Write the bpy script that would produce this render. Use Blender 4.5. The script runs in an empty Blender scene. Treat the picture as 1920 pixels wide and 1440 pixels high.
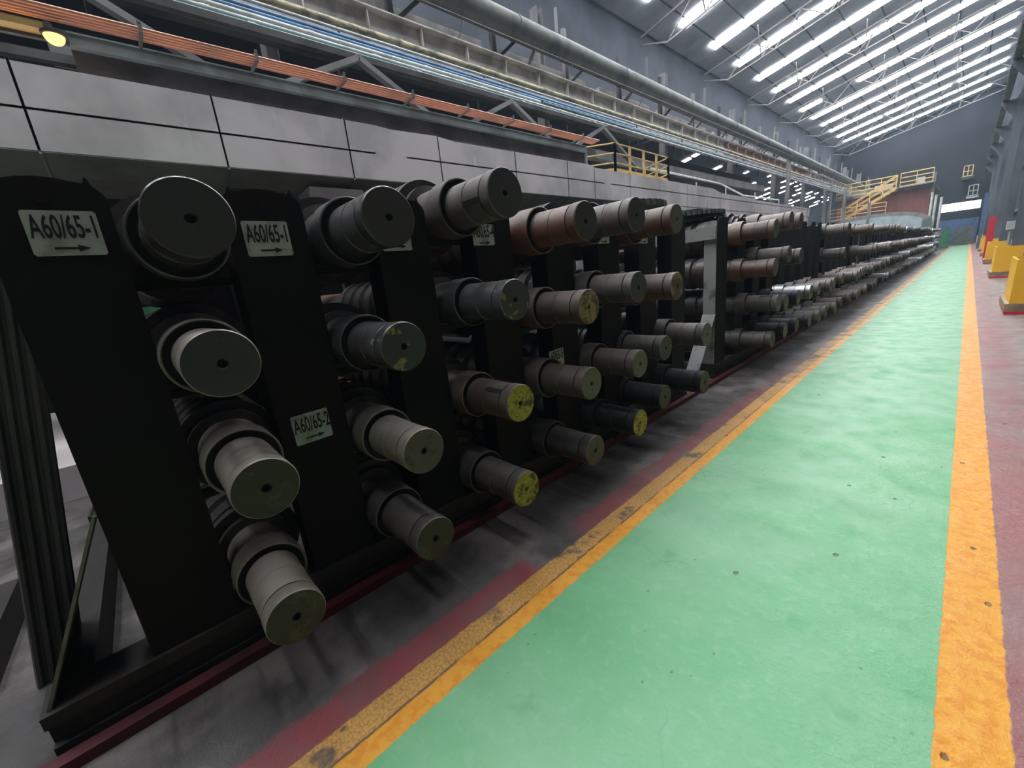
import bpy, bmesh, math, random
from mathutils import Vector, Matrix
random.seed(7)
SC = bpy.context.scene
COL = SC.collection
PI = math.pi

# ------------------------------------------------------------------ camera
CAM_POS = Vector((0.0, 0.0, 1.45))
FPX = 757.0
def _dir(u, v): return Vector((u - 960.0, v - 720.0, FPX)).normalized()
_Y = _dir(1818, 433)                      # vanishing point of the hall's long axis
_d = _dir(1255, 3750); _D = (_d - _d.dot(_Y) * _Y).normalized()
_Z = -_D
_X = _Y.cross(_Z)
right = Vector((_X.x, _Y.x, _Z.x)); down = Vector((_X.y, _Y.y, _Z.y)); fwd = Vector((_X.z, _Y.z, _Z.z))
cam_d = bpy.data.cameras.new('camera'); cam = bpy.data.objects.new('camera', cam_d); COL.objects.link(cam)
cam_d.sensor_fit = 'HORIZONTAL'; cam_d.sensor_width = 36.0; cam_d.lens = FPX / 1920.0 * 36.0
cam_d.clip_start = 0.02; cam_d.clip_end = 400
mw = Matrix((( right.x, -down.x, -fwd.x, CAM_POS.x), (right.y, -down.y, -fwd.y, CAM_POS.y), (right.z, -down.z, -fwd.z, CAM_POS.z), (0, 0, 0, 1)))
cam.matrix_world = mw
SC.camera = cam

# ------------------------------------------------------------------ light and exposure
SKYLIGHT = 27.0
HAZE = 0.0012
world = bpy.data.worlds.new('world'); SC.world = world; world.use_nodes = True
world.node_tree.nodes['Background'].inputs[0].default_value = (0.55, 0.68, 0.9, 1)
world.node_tree.nodes['Background'].inputs[1].default_value = 0.01
_vs = world.node_tree.nodes.new('ShaderNodeVolumeScatter')      # thin bluish dust haze that fills the hall air
_vs.inputs['Color'].default_value = (0.62, 0.80, 1.0, 1); _vs.inputs['Density'].default_value = HAZE; _vs.inputs['Anisotropy'].default_value = 0.2
world.node_tree.links.new(_vs.outputs[0], world.node_tree.nodes['World Output'].inputs['Volume'])
SC.view_settings.view_transform = 'Standard'; SC.view_settings.look = 'None'
SC.view_settings.exposure = 0.0; SC.view_settings.gamma = 1.0
SC.view_settings.use_curve_mapping = False
SC.cycles.max_bounces = 6; SC.cycles.diffuse_bounces = 4; SC.cycles.glossy_bounces = 3
SC.cycles.volume_bounces = 1; SC.cycles.sample_clamp_indirect = 4.0
SC.cycles.use_denoising = True

# ------------------------------------------------------------------ materials
class NT:
    def __init__(s, name):
        s.m = bpy.data.materials.new(name); s.m.use_nodes = True
        s.t = s.m.node_tree; s.t.nodes.clear()
        s.out = s.t.nodes.new('ShaderNodeOutputMaterial')
    def n(s, typ, **k):
        x = s.t.nodes.new(typ)
        for a, b in k.items(): setattr(x, a, b)
        return x
    def put(s, sock, v):
        if isinstance(v, bpy.types.NodeSocket): s.t.links.new(v, sock)
        elif isinstance(v, (tuple, list)):
            sock.default_value = tuple(v) + (1,) if len(v) == 3 and len(sock.default_value) == 4 else v
        else: sock.default_value = v
    def math(s, op, a, b=0.0, c=None):
        x = s.n('ShaderNodeMath', operation=op); s.put(x.inputs[0], a); s.put(x.inputs[1], b)
        if c is not None: s.put(x.inputs[2], c)
        return x.outputs[0]
    def ss(s, v, a, b, lo=0.0, hi=1.0):
        x = s.n('ShaderNodeMapRange'); x.interpolation_type = 'SMOOTHSTEP'; s.put(x.inputs[0], v)
        for i, q in enumerate((a, b, lo, hi)): s.put(x.inputs[i + 1], q)
        return x.outputs[0]
    def mix(s, f, a, b):
        x = s.n('ShaderNodeMix', data_type='RGBA'); s.put(x.inputs[0], f); s.put(x.inputs[6], a); s.put(x.inputs[7], b)
        return x.outputs[2]
    def noise(s, vec, scale, detail=3.0, rough=0.55, w=None):
        x = s.n('ShaderNodeTexNoise')
        if w is not None: x.noise_dimensions = '4D'; s.put(x.inputs['W'], w)
        s.put(x.inputs['Vector'], vec); s.put(x.inputs['Scale'], scale); s.put(x.inputs['Detail'], detail); s.put(x.inputs['Roughness'], rough)
        return x.outputs[0]
    def obj(s): return s.n('ShaderNodeTexCoord').outputs['Object']
    def pos(s): return s.n('ShaderNodeNewGeometry').outputs['Position']
    def rnd(s): return s.n('ShaderNodeObjectInfo').outputs['Random']
    def sep(s, v):
        x = s.n('ShaderNodeSeparateXYZ'); s.put(x.inputs[0], v); return x.outputs
    def scale(s, v, sc):
        x = s.n('ShaderNodeMapping'); s.put(x.inputs[0], v); x.inputs['Scale'].default_value = sc; return x.outputs[0]
    def bsdf(s, col, rough=0.6, metal=0.0, bump=None, bstr=0.2, bdist=0.01, spec=0.5):
        b = s.n('ShaderNodeBsdfPrincipled'); s.put(b.inputs['Base Color'], col); s.put(b.inputs['Roughness'], rough)
        s.put(b.inputs['Metallic'], metal); s.put(b.inputs['Specular IOR Level'], spec)
        if bump is not None:
            q = s.n('ShaderNodeBump'); q.inputs['Strength'].default_value = bstr; q.inputs['Distance'].default_value = bdist
            s.put(q.inputs['Height'], bump); s.t.links.new(q.outputs[0], b.inputs['Normal'])
        s.t.links.new(b.outputs[0], s.out.inputs['Surface']); return s.m

def dirty(name, base, dark, scale=4.0, lo=0.4, hi=0.65, rough=0.65, metal=0.0, bstr=0.15, stretch=(1, 1, 1), spec=0.4):
    t = NT(name); v = t.scale(t.pos(), stretch)
    a = t.noise(v, scale, 5.0); f = t.ss(a, lo, hi)
    c = t.mix(f, base, dark)
    return t.bsdf(c, rough, metal, a, bstr, 0.01, spec)

def roll_mat(name, base, dark, under_tint, under_amt, rough=0.55, metal=0.3, scratch=0.0):
    t = NT(name); o = t.obj(); r = t.math('MULTIPLY', t.rnd(), 37.0)
    a = t.noise(o, 6.0, 5.0, w=r); fine = t.noise(o, 45.0, 3.0, w=r)
    c = t.mix(t.ss(a, 0.42, 0.68), base, dark)
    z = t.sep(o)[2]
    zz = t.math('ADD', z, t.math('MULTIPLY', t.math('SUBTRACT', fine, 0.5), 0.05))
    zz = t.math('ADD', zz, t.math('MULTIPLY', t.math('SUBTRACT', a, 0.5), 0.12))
    c = t.mix(t.math('MULTIPLY', t.ss(zz, -0.005, -0.06), under_amt), c, under_tint)  # second colour takes over below the roll's mid-height, with a noisy border
    # tonal spread from roll to roll
    hv = t.n('ShaderNodeHueSaturation'); t.put(hv.inputs['Color'], c); t.put(hv.inputs['Value'], t.ss(t.rnd(), 0.0, 1.0, 0.8, 1.2)); c = hv.outputs[0]
    if scratch:
        s_ = t.noise(t.scale(o, (14, 34, 34)), 1.0, 5.0, 0.6, w=r)
        c = t.mix(t.math('MULTIPLY', t.ss(s_, 0.65, 0.68), scratch), c, (0.55, 0.55, 0.55))
    return t.bsdf(c, rough, metal, fine, 0.12, 0.004)

def face_mat(name, base, paint, lo, hi, edge=0.4, rough=0.6):
    t = NT(name); o = t.obj(); r = t.math('MULTIPLY', t.rnd(), 53.0)
    a = t.noise(o, 11.0, 6.0, 0.6, w=r); f2 = t.noise(o, 60.0, 4.0, 0.6, w=r)
    f = t.ss(a, lo, hi)
    p2 = t.mix(t.ss(f2, 0.45, 0.65), paint, tuple(x * 0.45 for x in paint))
    c = t.mix(f, base, p2)
    return t.bsdf(c, rough, 0.1, f2, 0.25, 0.004)

def plain(name, col, rough=0.5, metal=0.0):
    t = NT(name); a = t.noise(t.obj(), 9.0, 4.0)
    c = t.mix(t.ss(a, 0.3, 0.75), col, tuple(x * 0.7 for x in col))
    return t.bsdf(c, rough, metal)

def emit(name, col, s):
    t = NT(name); e = t.n('ShaderNodeEmission'); t.put(e.inputs[0], col); e.inputs[1].default_value = s
    t.t.links.new(e.outputs[0], t.out.inputs['Surface']); return t.m

# --- floor: paint bands laid out across the hall
def floor_material():
    t = NT('painted_concrete'); p = t.pos(); s = t.sep(p); x, y = s[0], s[1]
    n1 = t.noise(p, 1.3, 5.0); n4 = t.noise(p, 5.0, 5.0); n20 = t.noise(p, 22.0, 5.0); n80 = t.noise(p, 90.0, 4.0)
    wob = t.math('MULTIPLY', t.math('SUBTRACT', n20, 0.5), 0.022)
    wob2 = t.math('MULTIPLY', t.math('SUBTRACT', n4, 0.5), 0.16)
    X = t.math('ADD', x, wob); XW = t.math('ADD', x, wob2)
    conc = t.mix(t.ss(n4, 0.35, 0.7), (0.085, 0.078, 0.077), (0.045, 0.040, 0.039))
    conc = t.mix(t.ss(n1, 0.5, 0.62), conc, (0.16, 0.138, 0.132))
    # oily drip stripes that run out of the rack
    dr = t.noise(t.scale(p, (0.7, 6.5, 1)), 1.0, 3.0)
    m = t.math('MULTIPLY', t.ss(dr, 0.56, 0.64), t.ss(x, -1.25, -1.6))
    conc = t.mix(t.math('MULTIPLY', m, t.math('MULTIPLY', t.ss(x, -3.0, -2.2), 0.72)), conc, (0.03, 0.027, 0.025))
    red = t.mix(t.ss(n4, 0.35, 0.7), (0.19, 0.045, 0.05), (0.145, 0.058, 0.06))
    def band(v, a, b, e=0.004): return t.math('MULTIPLY', t.ss(v, a - e, a + e), t.ss(v, b + e, b - e))
    c = conc
    # left red border, fading out along the hall and broken by a bare patch
    lr = band(XW, -1.43, -1.28, 0.012)
    lr = t.math('MULTIPLY', lr, t.math('ADD', t.ss(y, 1.25, 1.15), t.math('MULTIPLY', t.ss(y, 1.5, 1.7), t.ss(y, 9.0, 2.0, 0.0, 0.85))))
    c = t.mix(lr, c, red)
    # right red border and worn concrete beyond it
    rr = t.math('MULTIPLY', t.ss(X, 0.25, 0.258), t.ss(XW, 0.62, 0.40))
    pink = t.mix(t.ss(n1, 0.4, 0.62), (0.23, 0.085, 0.085), (0.21, 0.125, 0.118))
    rightc = t.mix(t.ss(n4, 0.4, 0.65), (0.25, 0.20, 0.19), (0.15, 0.115, 0.11))
    c = t.mix(t.ss(X, 0.25, 0.258), c, rightc)
    c = t.mix(t.math('MULTIPLY', rr, 0.92), c, pink)
    # yellow lines
    yel = t.mix(t.ss(n20, 0.45, 0.62), (0.57, 0.265, 0.026), (0.52, 0.20, 0.014))
    worn = t.mix(t.ss(n80, 0.42, 0.6), (0.46, 0.245, 0.06), (0.30, 0.165, 0.05))
    worn = t.mix(t.ss(n4, 0.56, 0.68), worn, (0.075, 0.06, 0.05))
    c = t.mix(band(X, 0.098, 0.256), c, yel)
    lw = t.math('MULTIPLY', band(X, -1.298, -1.11), t.math('SUBTRACT', 1.0, t.math('MULTIPLY', t.ss(n4, 0.5, 0.6), t.ss(y, 2.0, 7.0, 0.0, 0.8))))
    c = t.mix(lw, c, worn)
    c = t.mix(t.math('MULTIPLY', band(X, -1.195, -1.11), t.math('SUBTRACT', 1.0, t.math('MULTIPLY', t.ss(n4, 0.52, 0.62), t.ss(y, 3.0, 9.0, 0.0, 0.7)))), c, yel)
    seam = t.math('MULTIPLY', band(XW if False else t.math('ADD', x, t.math('MULTIPLY', wob, 0.7)), -1.2, -1.19, 0.004), t.ss(n4, 0.4, 0.5, 0.25, 1.0))
    c = t.mix(seam, c, (0.10, 0.06, 0.04))
    # green walkway
    gr = t.mix(t.ss(n1, 0.35, 0.68), (0.105, 0.315, 0.148), (0.16, 0.35, 0.195))
    gr = t.mix(t.ss(n20, 0.52, 0.66, 0.0, 0.3), gr, (0.20, 0.37, 0.235))
    gr = t.mix(t.ss(n4, 0.6, 0.75, 0.0, 0.5), gr, (0.075, 0.245, 0.11))
    gmask = t.math('MULTIPLY', band(X, -1.112, 0.10, 0.003), t.ss(y, 69.0, 68.0))
    c = t.mix(gmask, c, gr)
    # chips and specks
    vo = t.n('ShaderNodeTexVoronoi'); t.put(vo.inputs['Vector'], t.scale(p, (6.0, 4.2, 1))); vo.inputs['Scale'].default_value = 1.0
    chip = t.math('MULTIPLY', t.ss(t.math('ADD', vo.outputs['Distance'], t.math('MULTIPLY', n80, 0.05)), 0.095, 0.065), t.ss(n4, 0.36, 0.44))
    c = t.mix(t.math('MULTIPLY', chip, 0.8), c, (0.06, 0.07, 0.05))
    v2 = t.n('ShaderNodeTexVoronoi'); t.put(v2.inputs['Vector'], t.scale(p, (15.0, 11.0, 1))); v2.inputs['Scale'].default_value = 1.0
    chip2 = t.math('MULTIPLY', t.ss(t.math('ADD', v2.outputs['Distance'], t.math('MULTIPLY', n80, 0.06)), 0.13, 0.09), t.ss(t.noise(p, 2.3, 3.0), 0.5, 0.56))
    c = t.mix(t.math('MULTIPLY', chip2, 0.6), c, (0.07, 0.10, 0.065))
    vc = t.n('ShaderNodeTexVoronoi'); vc.feature = 'DISTANCE_TO_EDGE'; vc.inputs['Scale'].default_value = 0.9
    wv = t.n('ShaderNodeVectorMath', operation='ADD'); nn = t.n('ShaderNodeTexNoise'); nn.inputs['Scale'].default_value = 3.0; t.put(nn.inputs['Vector'], p)
    sc = t.n('ShaderNodeVectorMath', operation='SCALE'); t.put(sc.inputs[0], nn.outputs[1]); sc.inputs['Scale'].default_value = 0.5
    t.put(wv.inputs[0], p); t.put(wv.inputs[1], sc.outputs[0]); t.put(vc.inputs['Vector'], wv.outputs[0])
    crack = t.math('MULTIPLY', t.ss(vc.outputs['Distance'], 0.0022, 0.0006), t.ss(n1, 0.5, 0.58))
    c = t.mix(t.math('MULTIPLY', crack, 0.55), c, (0.08, 0.12, 0.08))
    h = t.math('ADD', t.math('MULTIPLY', n20, 0.6), t.math('ADD', t.math('MULTIPLY', n80, 0.25), t.math('MULTIPLY', chip, -1.0)))
    rough = t.ss(n4, 0.35, 0.7, 0.36, 0.55)
    return t.bsdf(c, rough, 0.0, h, 0.6, 0.014, 0.3)

M = {}
M['floor'] = floor_material()
M['post'] = dirty('black_rack_paint', (0.0065, 0.006, 0.0055), (0.011, 0.0065, 0.006), 3.0, 0.4, 0.7, 0.75, 0.0, 0.1, (1, 1, 1), 0.25)
M['postgrey'] = dirty('worn_grey_rack_paint', (0.27, 0.27, 0.265), (0.09, 0.085, 0.08), 7.0, 0.48, 0.72, 0.7)
M['rackdark'] = dirty('grimy_rack_steel', (0.018, 0.016, 0.015), (0.032, 0.024, 0.022), 6.0, 0.4, 0.7, 0.7)
M['edge'] = dirty('bare_edge_steel', (0.20, 0.19, 0.18), (0.10, 0.09, 0.085), 9.0, 0.4, 0.7, 0.5, 0.3)
M['redrail'] = dirty('dark_red_rail_paint', (0.10, 0.012, 0.016), (0.05, 0.01, 0.012), 5.0, 0.4, 0.7, 0.6)
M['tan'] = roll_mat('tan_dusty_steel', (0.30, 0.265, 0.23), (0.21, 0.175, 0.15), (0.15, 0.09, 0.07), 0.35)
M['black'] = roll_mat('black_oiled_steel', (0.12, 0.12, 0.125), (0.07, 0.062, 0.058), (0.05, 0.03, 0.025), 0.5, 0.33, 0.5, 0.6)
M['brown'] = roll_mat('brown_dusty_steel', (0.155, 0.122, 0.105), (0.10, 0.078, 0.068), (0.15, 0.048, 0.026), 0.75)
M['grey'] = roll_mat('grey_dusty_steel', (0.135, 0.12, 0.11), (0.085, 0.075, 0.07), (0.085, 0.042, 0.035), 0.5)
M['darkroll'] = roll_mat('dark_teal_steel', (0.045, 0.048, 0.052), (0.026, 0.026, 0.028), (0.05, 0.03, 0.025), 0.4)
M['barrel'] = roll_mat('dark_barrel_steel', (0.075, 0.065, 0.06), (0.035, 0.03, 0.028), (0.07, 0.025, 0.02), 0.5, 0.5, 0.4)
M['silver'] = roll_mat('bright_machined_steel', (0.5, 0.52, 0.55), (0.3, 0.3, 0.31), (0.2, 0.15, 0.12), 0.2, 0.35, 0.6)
M['groove'] = plain('black_shaded_groove', (0.01, 0.01, 0.01), 0.8)  # black carries the shade inside grooves, collar recesses and keyways
M['f_dark'] = face_mat('dark_end_face', (0.045, 0.042, 0.04), (0.06, 0.055, 0.035), 0.55, 0.75)
M['f_olive'] = face_mat('olive_end_face', (0.040, 0.033, 0.021), (0.085, 0.068, 0.036), 0.5, 0.60)
M['f_yel'] = face_mat('yellow_end_face', (0.07, 0.06, 0.025), (0.40, 0.33, 0.035), 0.38, 0.46)
M['f_patch'] = face_mat('dark_end_face_with_yellow_grease', (0.042, 0.044, 0.042), (0.30, 0.23, 0.075), 0.56, 0.60)
M['f_brown'] = face_mat('brown_end_face', (0.10, 0.072, 0.055), (0.06, 0.05, 0.043), 0.5, 0.6)
M['f_dust'] = face_mat('dusty_green_end_face', (0.10, 0.098, 0.075), (0.15, 0.135, 0.10), 0.48, 0.6)
M['f_ochre'] = face_mat('ochre_end_face', (0.075, 0.055, 0.04), (0.30, 0.21, 0.085), 0.46, 0.54)
M['sign'] = dirty('stained_sign_paper', (0.44, 0.46, 0.41), (0.28, 0.29, 0.24), 14.0, 0.45, 0.66, 0.75)
M['ink'] = plain('black_ink', (0.012, 0.012, 0.012), 0.7)
def duct_material():
    t = NT('galvanised_duct_sheet'); p = t.pos(); a = t.noise(p, 0.9, 5.0); b = t.noise(t.scale(p, (1, 2.5, 0.5)), 2.2, 6.0)
    c = t.mix(t.ss(a, 0.4, 0.66), (0.80, 0.73, 0.715), (0.56, 0.515, 0.505)); c = t.mix(t.ss(b, 0.62, 0.75, 0.0, 0.6), c, (0.86, 0.87, 0.84))
    return t.bsdf(c, 0.5, 0.0, a, 0.06, 0.05)
M['duct'] = duct_material()
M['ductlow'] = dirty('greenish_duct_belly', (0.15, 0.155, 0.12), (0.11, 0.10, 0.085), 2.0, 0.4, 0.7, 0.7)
M['steelgrey'] = dirty('grey_structural_steel', (0.19, 0.19, 0.185), (0.11, 0.11, 0.11), 1.5, 0.4, 0.66, 0.7, stretch=(1, 1, 0.4))
M['steeldark'] = dirty('dark_structural_steel', (0.07, 0.07, 0.07), (0.035, 0.033, 0.03), 2.0, 0.4, 0.66, 0.8)
M['teal'] = dirty('grey_green_beam_paint', (0.20, 0.25, 0.25), (0.12, 0.145, 0.14), 2.5, 0.4, 0.66, 0.6)
M['girder'] = dirty('dusty_girder_steel', (0.55, 0.52, 0.49), (0.32, 0.30, 0.28), 2.0, 0.4, 0.66, 0.75)
M['girderred'] = dirty('red_oxide_girder', (0.36, 0.22, 0.18), (0.24, 0.15, 0.13), 3.0, 0.4, 0.66, 0.75)
M['copper'] = dirty('orange_brown_pipe', (0.80, 0.38, 0.24), (0.50, 0.25, 0.17), 3.0, 0.42, 0.7, 0.4, 0.2, stretch=(1, 0.4, 1))
M['bluepipe'] = dirty('blue_pipe_paint', (0.12, 0.25, 0.42), (0.10, 0.17, 0.26), 3.0, 0.4, 0.7, 0.4)
M['palepipe'] = dirty('pale_grey_pipe', (0.55, 0.58, 0.56), (0.34, 0.36, 0.34), 3.0, 0.4, 0.7, 0.45)
M['tealpipe'] = dirty('dark_teal_pipe', (0.10, 0.19, 0.21), (0.20, 0.26, 0.25), 3.0, 0.45, 0.7, 0.45)
M['yelpipe'] = dirty('yellowed_pipe_lagging', (0.46, 0.43, 0.28), (0.20, 0.19, 0.14), 7.0, 0.45, 0.62, 0.7, stretch=(1, 0.5, 1))
M['bigpipe'] = dirty('dusty_large_pipe', (0.10, 0.105, 0.092), (0.045, 0.057, 0.057), 2.0, 0.42, 0.7, 0.6)
M['brownpipe'] = dirty('brown_thin_pipe', (0.26, 0.19, 0.15), (0.16, 0.12, 0.10), 3.0)
M['yellow'] = dirty('guard_yellow_paint', (0.80, 0.42, 0.03), (0.70, 0.36, 0.035), 2.0, 0.45, 0.8, 0.5)
M['railyel'] = dirty('faded_yellow_rail', (0.66, 0.47, 0.17), (0.48, 0.33, 0.13), 4.0, 0.4, 0.7, 0.6)
M['base'] = dirty('guard_base_concrete', (0.30, 0.22, 0.13), (0.18, 0.13, 0.09), 8.0)
M['redpaint'] = dirty('bright_red_paint', (0.55, 0.02, 0.03), (0.42, 0.02, 0.03), 3.0)
M['brick'] = dirty('dark_red_cladding', (0.26, 0.10, 0.085), (0.19, 0.08, 0.07), 2.0, 0.4, 0.7, 0.8, stretch=(1, 1, 0.3))
M['green'] = dirty('green_machine_paint', (0.08, 0.36, 0.15), (0.06, 0.24, 0.11), 3.0)
M['greengrey'] = dirty('green_grey_cover_paint', (0.12, 0.20, 0.14), (0.09, 0.13, 0.10), 2.0)
M['hood'] = dirty('blue_grey_hood_paint', (0.36, 0.43, 0.45), (0.27, 0.32, 0.34), 2.0)
M['hoodface'] = dirty('dusty_hood_rim', (0.22, 0.22, 0.20), (0.15, 0.15, 0.14), 2.0)
M['blue'] = dirty('blue_column_paint', (0.06, 0.12, 0.25), (0.05, 0.08, 0.15), 2.0)
M['roof'] = dirty('grey_roof_sheet', (0.52, 0.53, 0.56), (0.37, 0.38, 0.41), 0.5, 0.4, 0.66, 0.8)
M['wall'] = dirty('blue_grey_wall_sheet', (0.075, 0.088, 0.11), (0.045, 0.052, 0.065), 0.6, 0.4, 0.66, 0.8, stretch=(1, 1, 0.3))
M['walldark'] = dirty('dark_wall_sheet', (0.014, 0.016, 0.020), (0.008, 0.010, 0.013), 0.5, 0.4, 0.66, 0.85)
M['column'] = dirty('blue_grey_column_paint', (0.115, 0.13, 0.15), (0.06, 0.07, 0.085), 1.2, 0.4, 0.66, 0.7, stretch=(1, 1, 0.3))
M['wallleft'] = dirty('sooty_upper_wall', (0.045, 0.053, 0.068), (0.028, 0.033, 0.042), 0.5, 0.4, 0.66, 0.85)
M['truss'] = dirty('truss_steel', (0.24, 0.23, 0.22), (0.16, 0.15, 0.14), 2.0)
M['sky'] = emit('daylight_through_skylight', (0.93, 0.96, 1.0), SKYLIGHT)
M['sky2'] = emit('daylight_through_far_skylight', (1.0, 0.96, 0.98), SKYLIGHT * 0.8)
M['skywarm'] = emit('daylight_through_rusty_skylight', (1.0, 0.62, 0.42), SKYLIGHT * 0.35)
M['lampwhite'] = emit('white_lamp_light', (1.0, 0.97, 1.0), 40.0)
M['lampwarm'] = emit('warm_lamp_light', (1.0, 0.50, 0.14), 3.2)
M['window'] = emit('daylight_through_window', (0.88, 0.94, 1.0), 9.0)
M['olive'] = dirty('olive_cabinet_paint', (0.22, 0.22, 0.16), (0.16, 0.16, 0.12), 3.0)
M['cabgrey'] = dirty('light_grey_cabinet', (0.45, 0.45, 0.44), (0.34, 0.34, 0.33), 3.0)
M['container'] = dirty('dark_green_container', (0.10, 0.12, 0.09), (0.06, 0.07, 0.055), 2.0)
M['rib'] = dirty('grimy_ribbed_sheet', (0.085, 0.08, 0.075), (0.045, 0.04, 0.038), 5.0, stretch=(1, 1, 0.3))
M['sheetdark'] = dirty('dark_green_slab', (0.085, 0.11, 0.09), (0.05, 0.065, 0.055), 4.0)

# ------------------------------------------------------------------ mesh helpers
def bm(): return bmesh.new()
def finish(name, b, mat, parent=None, smooth=False, sharp=35):
    me = bpy.data.meshes.new(name)
    bmesh.ops.recalc_face_normals(b, faces=b.faces[:])
    if smooth:
        lim = math.radians(sharp)
        for f in b.faces: f.smooth = True
        for e in b.edges:
            if len(e.link_faces) == 2 and e.calc_face_angle(0) > lim: e.smooth = False
    b.to_mesh(me); b.free()
    if mat is not None: me.materials.append(mat)
    o = bpy.data.objects.new(name, me); COL.objects.link(o)
    if parent is not None: o.parent = parent
    return o
def box(b, x0, x1, y0, y1, z0, z1):
    vs = [b.verts.new((x, y, z)) for x in (x0, x1) for y in (y0, y1) for z in (z0, z1)]
    for f in ((0, 1, 3, 2), (4, 6, 7, 5), (0, 4, 5, 1), (2, 3, 7, 6), (0, 2, 6, 4), (1, 5, 7, 3)): b.faces.new([vs[i] for i in f])
    return b
def prism(b, pts, axis, a0, a1):
    """closed outline extruded along an axis; pts are the two other coordinates in order"""
    def mk(p, a):
        return {'x': (a, p[0], p[1]), 'y': (p[0], a, p[1]), 'z': (p[0], p[1], a)}[axis]
    A = [b.verts.new(mk(p, a0)) for p in pts]; B = [b.verts.new(mk(p, a1)) for p in pts]
    b.faces.new(A); b.faces.new(B[::-1]); n = len(pts)
    for i in range(n): b.faces.new((A[i], B[i], B[(i + 1) % n], A[(i + 1) % n]))
    return b
def tube(b, p0, p1, r, n=10, caps=True):
    p0, p1 = Vector(p0), Vector(p1); d = (p1 - p0).normalized()
    u = d.cross(Vector((0, 0, 1)) if abs(d.z) < 0.9 else Vector((1, 0, 0))).normalized(); w = d.cross(u)
    A, B = [], []
    for i in range(n):
        a = 2 * PI * i / n; q = (u * math.cos(a) + w * math.sin(a)) * r
        A.append(b.verts.new(p0 + q)); B.append(b.verts.new(p1 + q))
    for i in range(n): b.faces.new((A[i], A[(i + 1) % n], B[(i + 1) % n], B[i]))
    if caps: b.faces.new(A[::-1]); b.faces.new(B)
    return b
def bar(b, p0, p1, w, h):
    """rectangular bar between two points; w sideways, h up"""
    p0, p1 = Vector(p0), Vector(p1); d = (p1 - p0).normalized()
    u = d.cross(Vector((0, 0, 1)) if abs(d.z) < 0.95 else Vector((1, 0, 0))).normalized(); v = u.cross(d)
    A = []; B = []
    for s, t in ((-1, -1), (1, -1), (1, 1), (-1, 1)):
        q = u * (s * w / 2) + v * (t * h / 2); A.append(b.verts.new(p0 + q)); B.append(b.verts.new(p1 + q))
    for i in range(4): b.faces.new((A[i], A[(i + 1) % 4], B[(i + 1) % 4], B[i]))
    b.faces.new(A[::-1]); b.faces.new(B)
    return b
def lathe(b, prof, n=40, cap0=False, cap1=False):
    """profile of (x, r) about the x axis"""
    rings = []
    for x, r in prof:
        rings.append([b.verts.new((x, r * math.cos(2 * PI * i / n), r * math.sin(2 * PI * i / n))) for i in range(n)])
    for A, B in zip(rings, rings[1:]):
        for i in range(n): b.faces.new((A[i], A[(i + 1) % n], B[(i + 1) % n], B[i]))
    if cap0: b.faces.new(rings[0])
    if cap1: b.faces.new(rings[-1][::-1])
    return b
def tag(o, label=None, cat=None, group=None, kind=None):
    if label: o['label'] = label
    if cat: o['category'] = cat
    if group: o['group'] = group
    if kind: o['kind'] = kind
    return o
def empty(name, loc, label=None, cat=None, group=None):
    o = bpy.data.objects.new(name, None); COL.objects.link(o); o.location = loc; o.empty_display_size = 0.1
    return tag(o, label, cat, group)
def struct(name, b, mat, smooth=False, label=None, parent=None):
    o = finish(name, b, mat, parent, smooth)
    if parent is None: o['kind'] = 'structure'
    if label: o['label'] = label
    return o
ORD = ['first', 'second', 'third', 'fourth', 'fifth', 'sixth', 'seventh', 'eighth', 'ninth', 'tenth', 'eleventh', 'twelfth', 'thirteenth', 'fourteenth', 'fifteenth', 'sixteenth', 'seventeenth', 'eighteenth', 'nineteenth', 'twentieth', 'twenty-first', 'twenty-second']

# ================================================================== THE SETTING
def quad(b, pts): b.faces.new([b.verts.new(p) for p in pts]); return b
# floor in abutting strips; one material lays the paint out over all of them
def fl(name, x0, x1, y0, y1, lab):
    return struct(name, box(bm(), x0, x1, y0, y1, -0.1, 0.0), M['floor'], label=lab)
fl('floor', -42, -1.11, -12, 124, 'dark oily concrete floor under and beside the roll racks')
fl('walkway', -1.11, 0.10, -12, 68.5, 'long green painted walkway')
fl('walkway_end', -1.11, 0.10, 68.5, 124, 'grey concrete at the far end of the green walkway')
fl('walkway_line', 0.10, 0.256, -12, 124, 'bright yellow line on the right edge of the walkway')
fl('floor_right', 0.256, 6.0, -12, 124, 'worn red and grey floor by the column guards')

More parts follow.
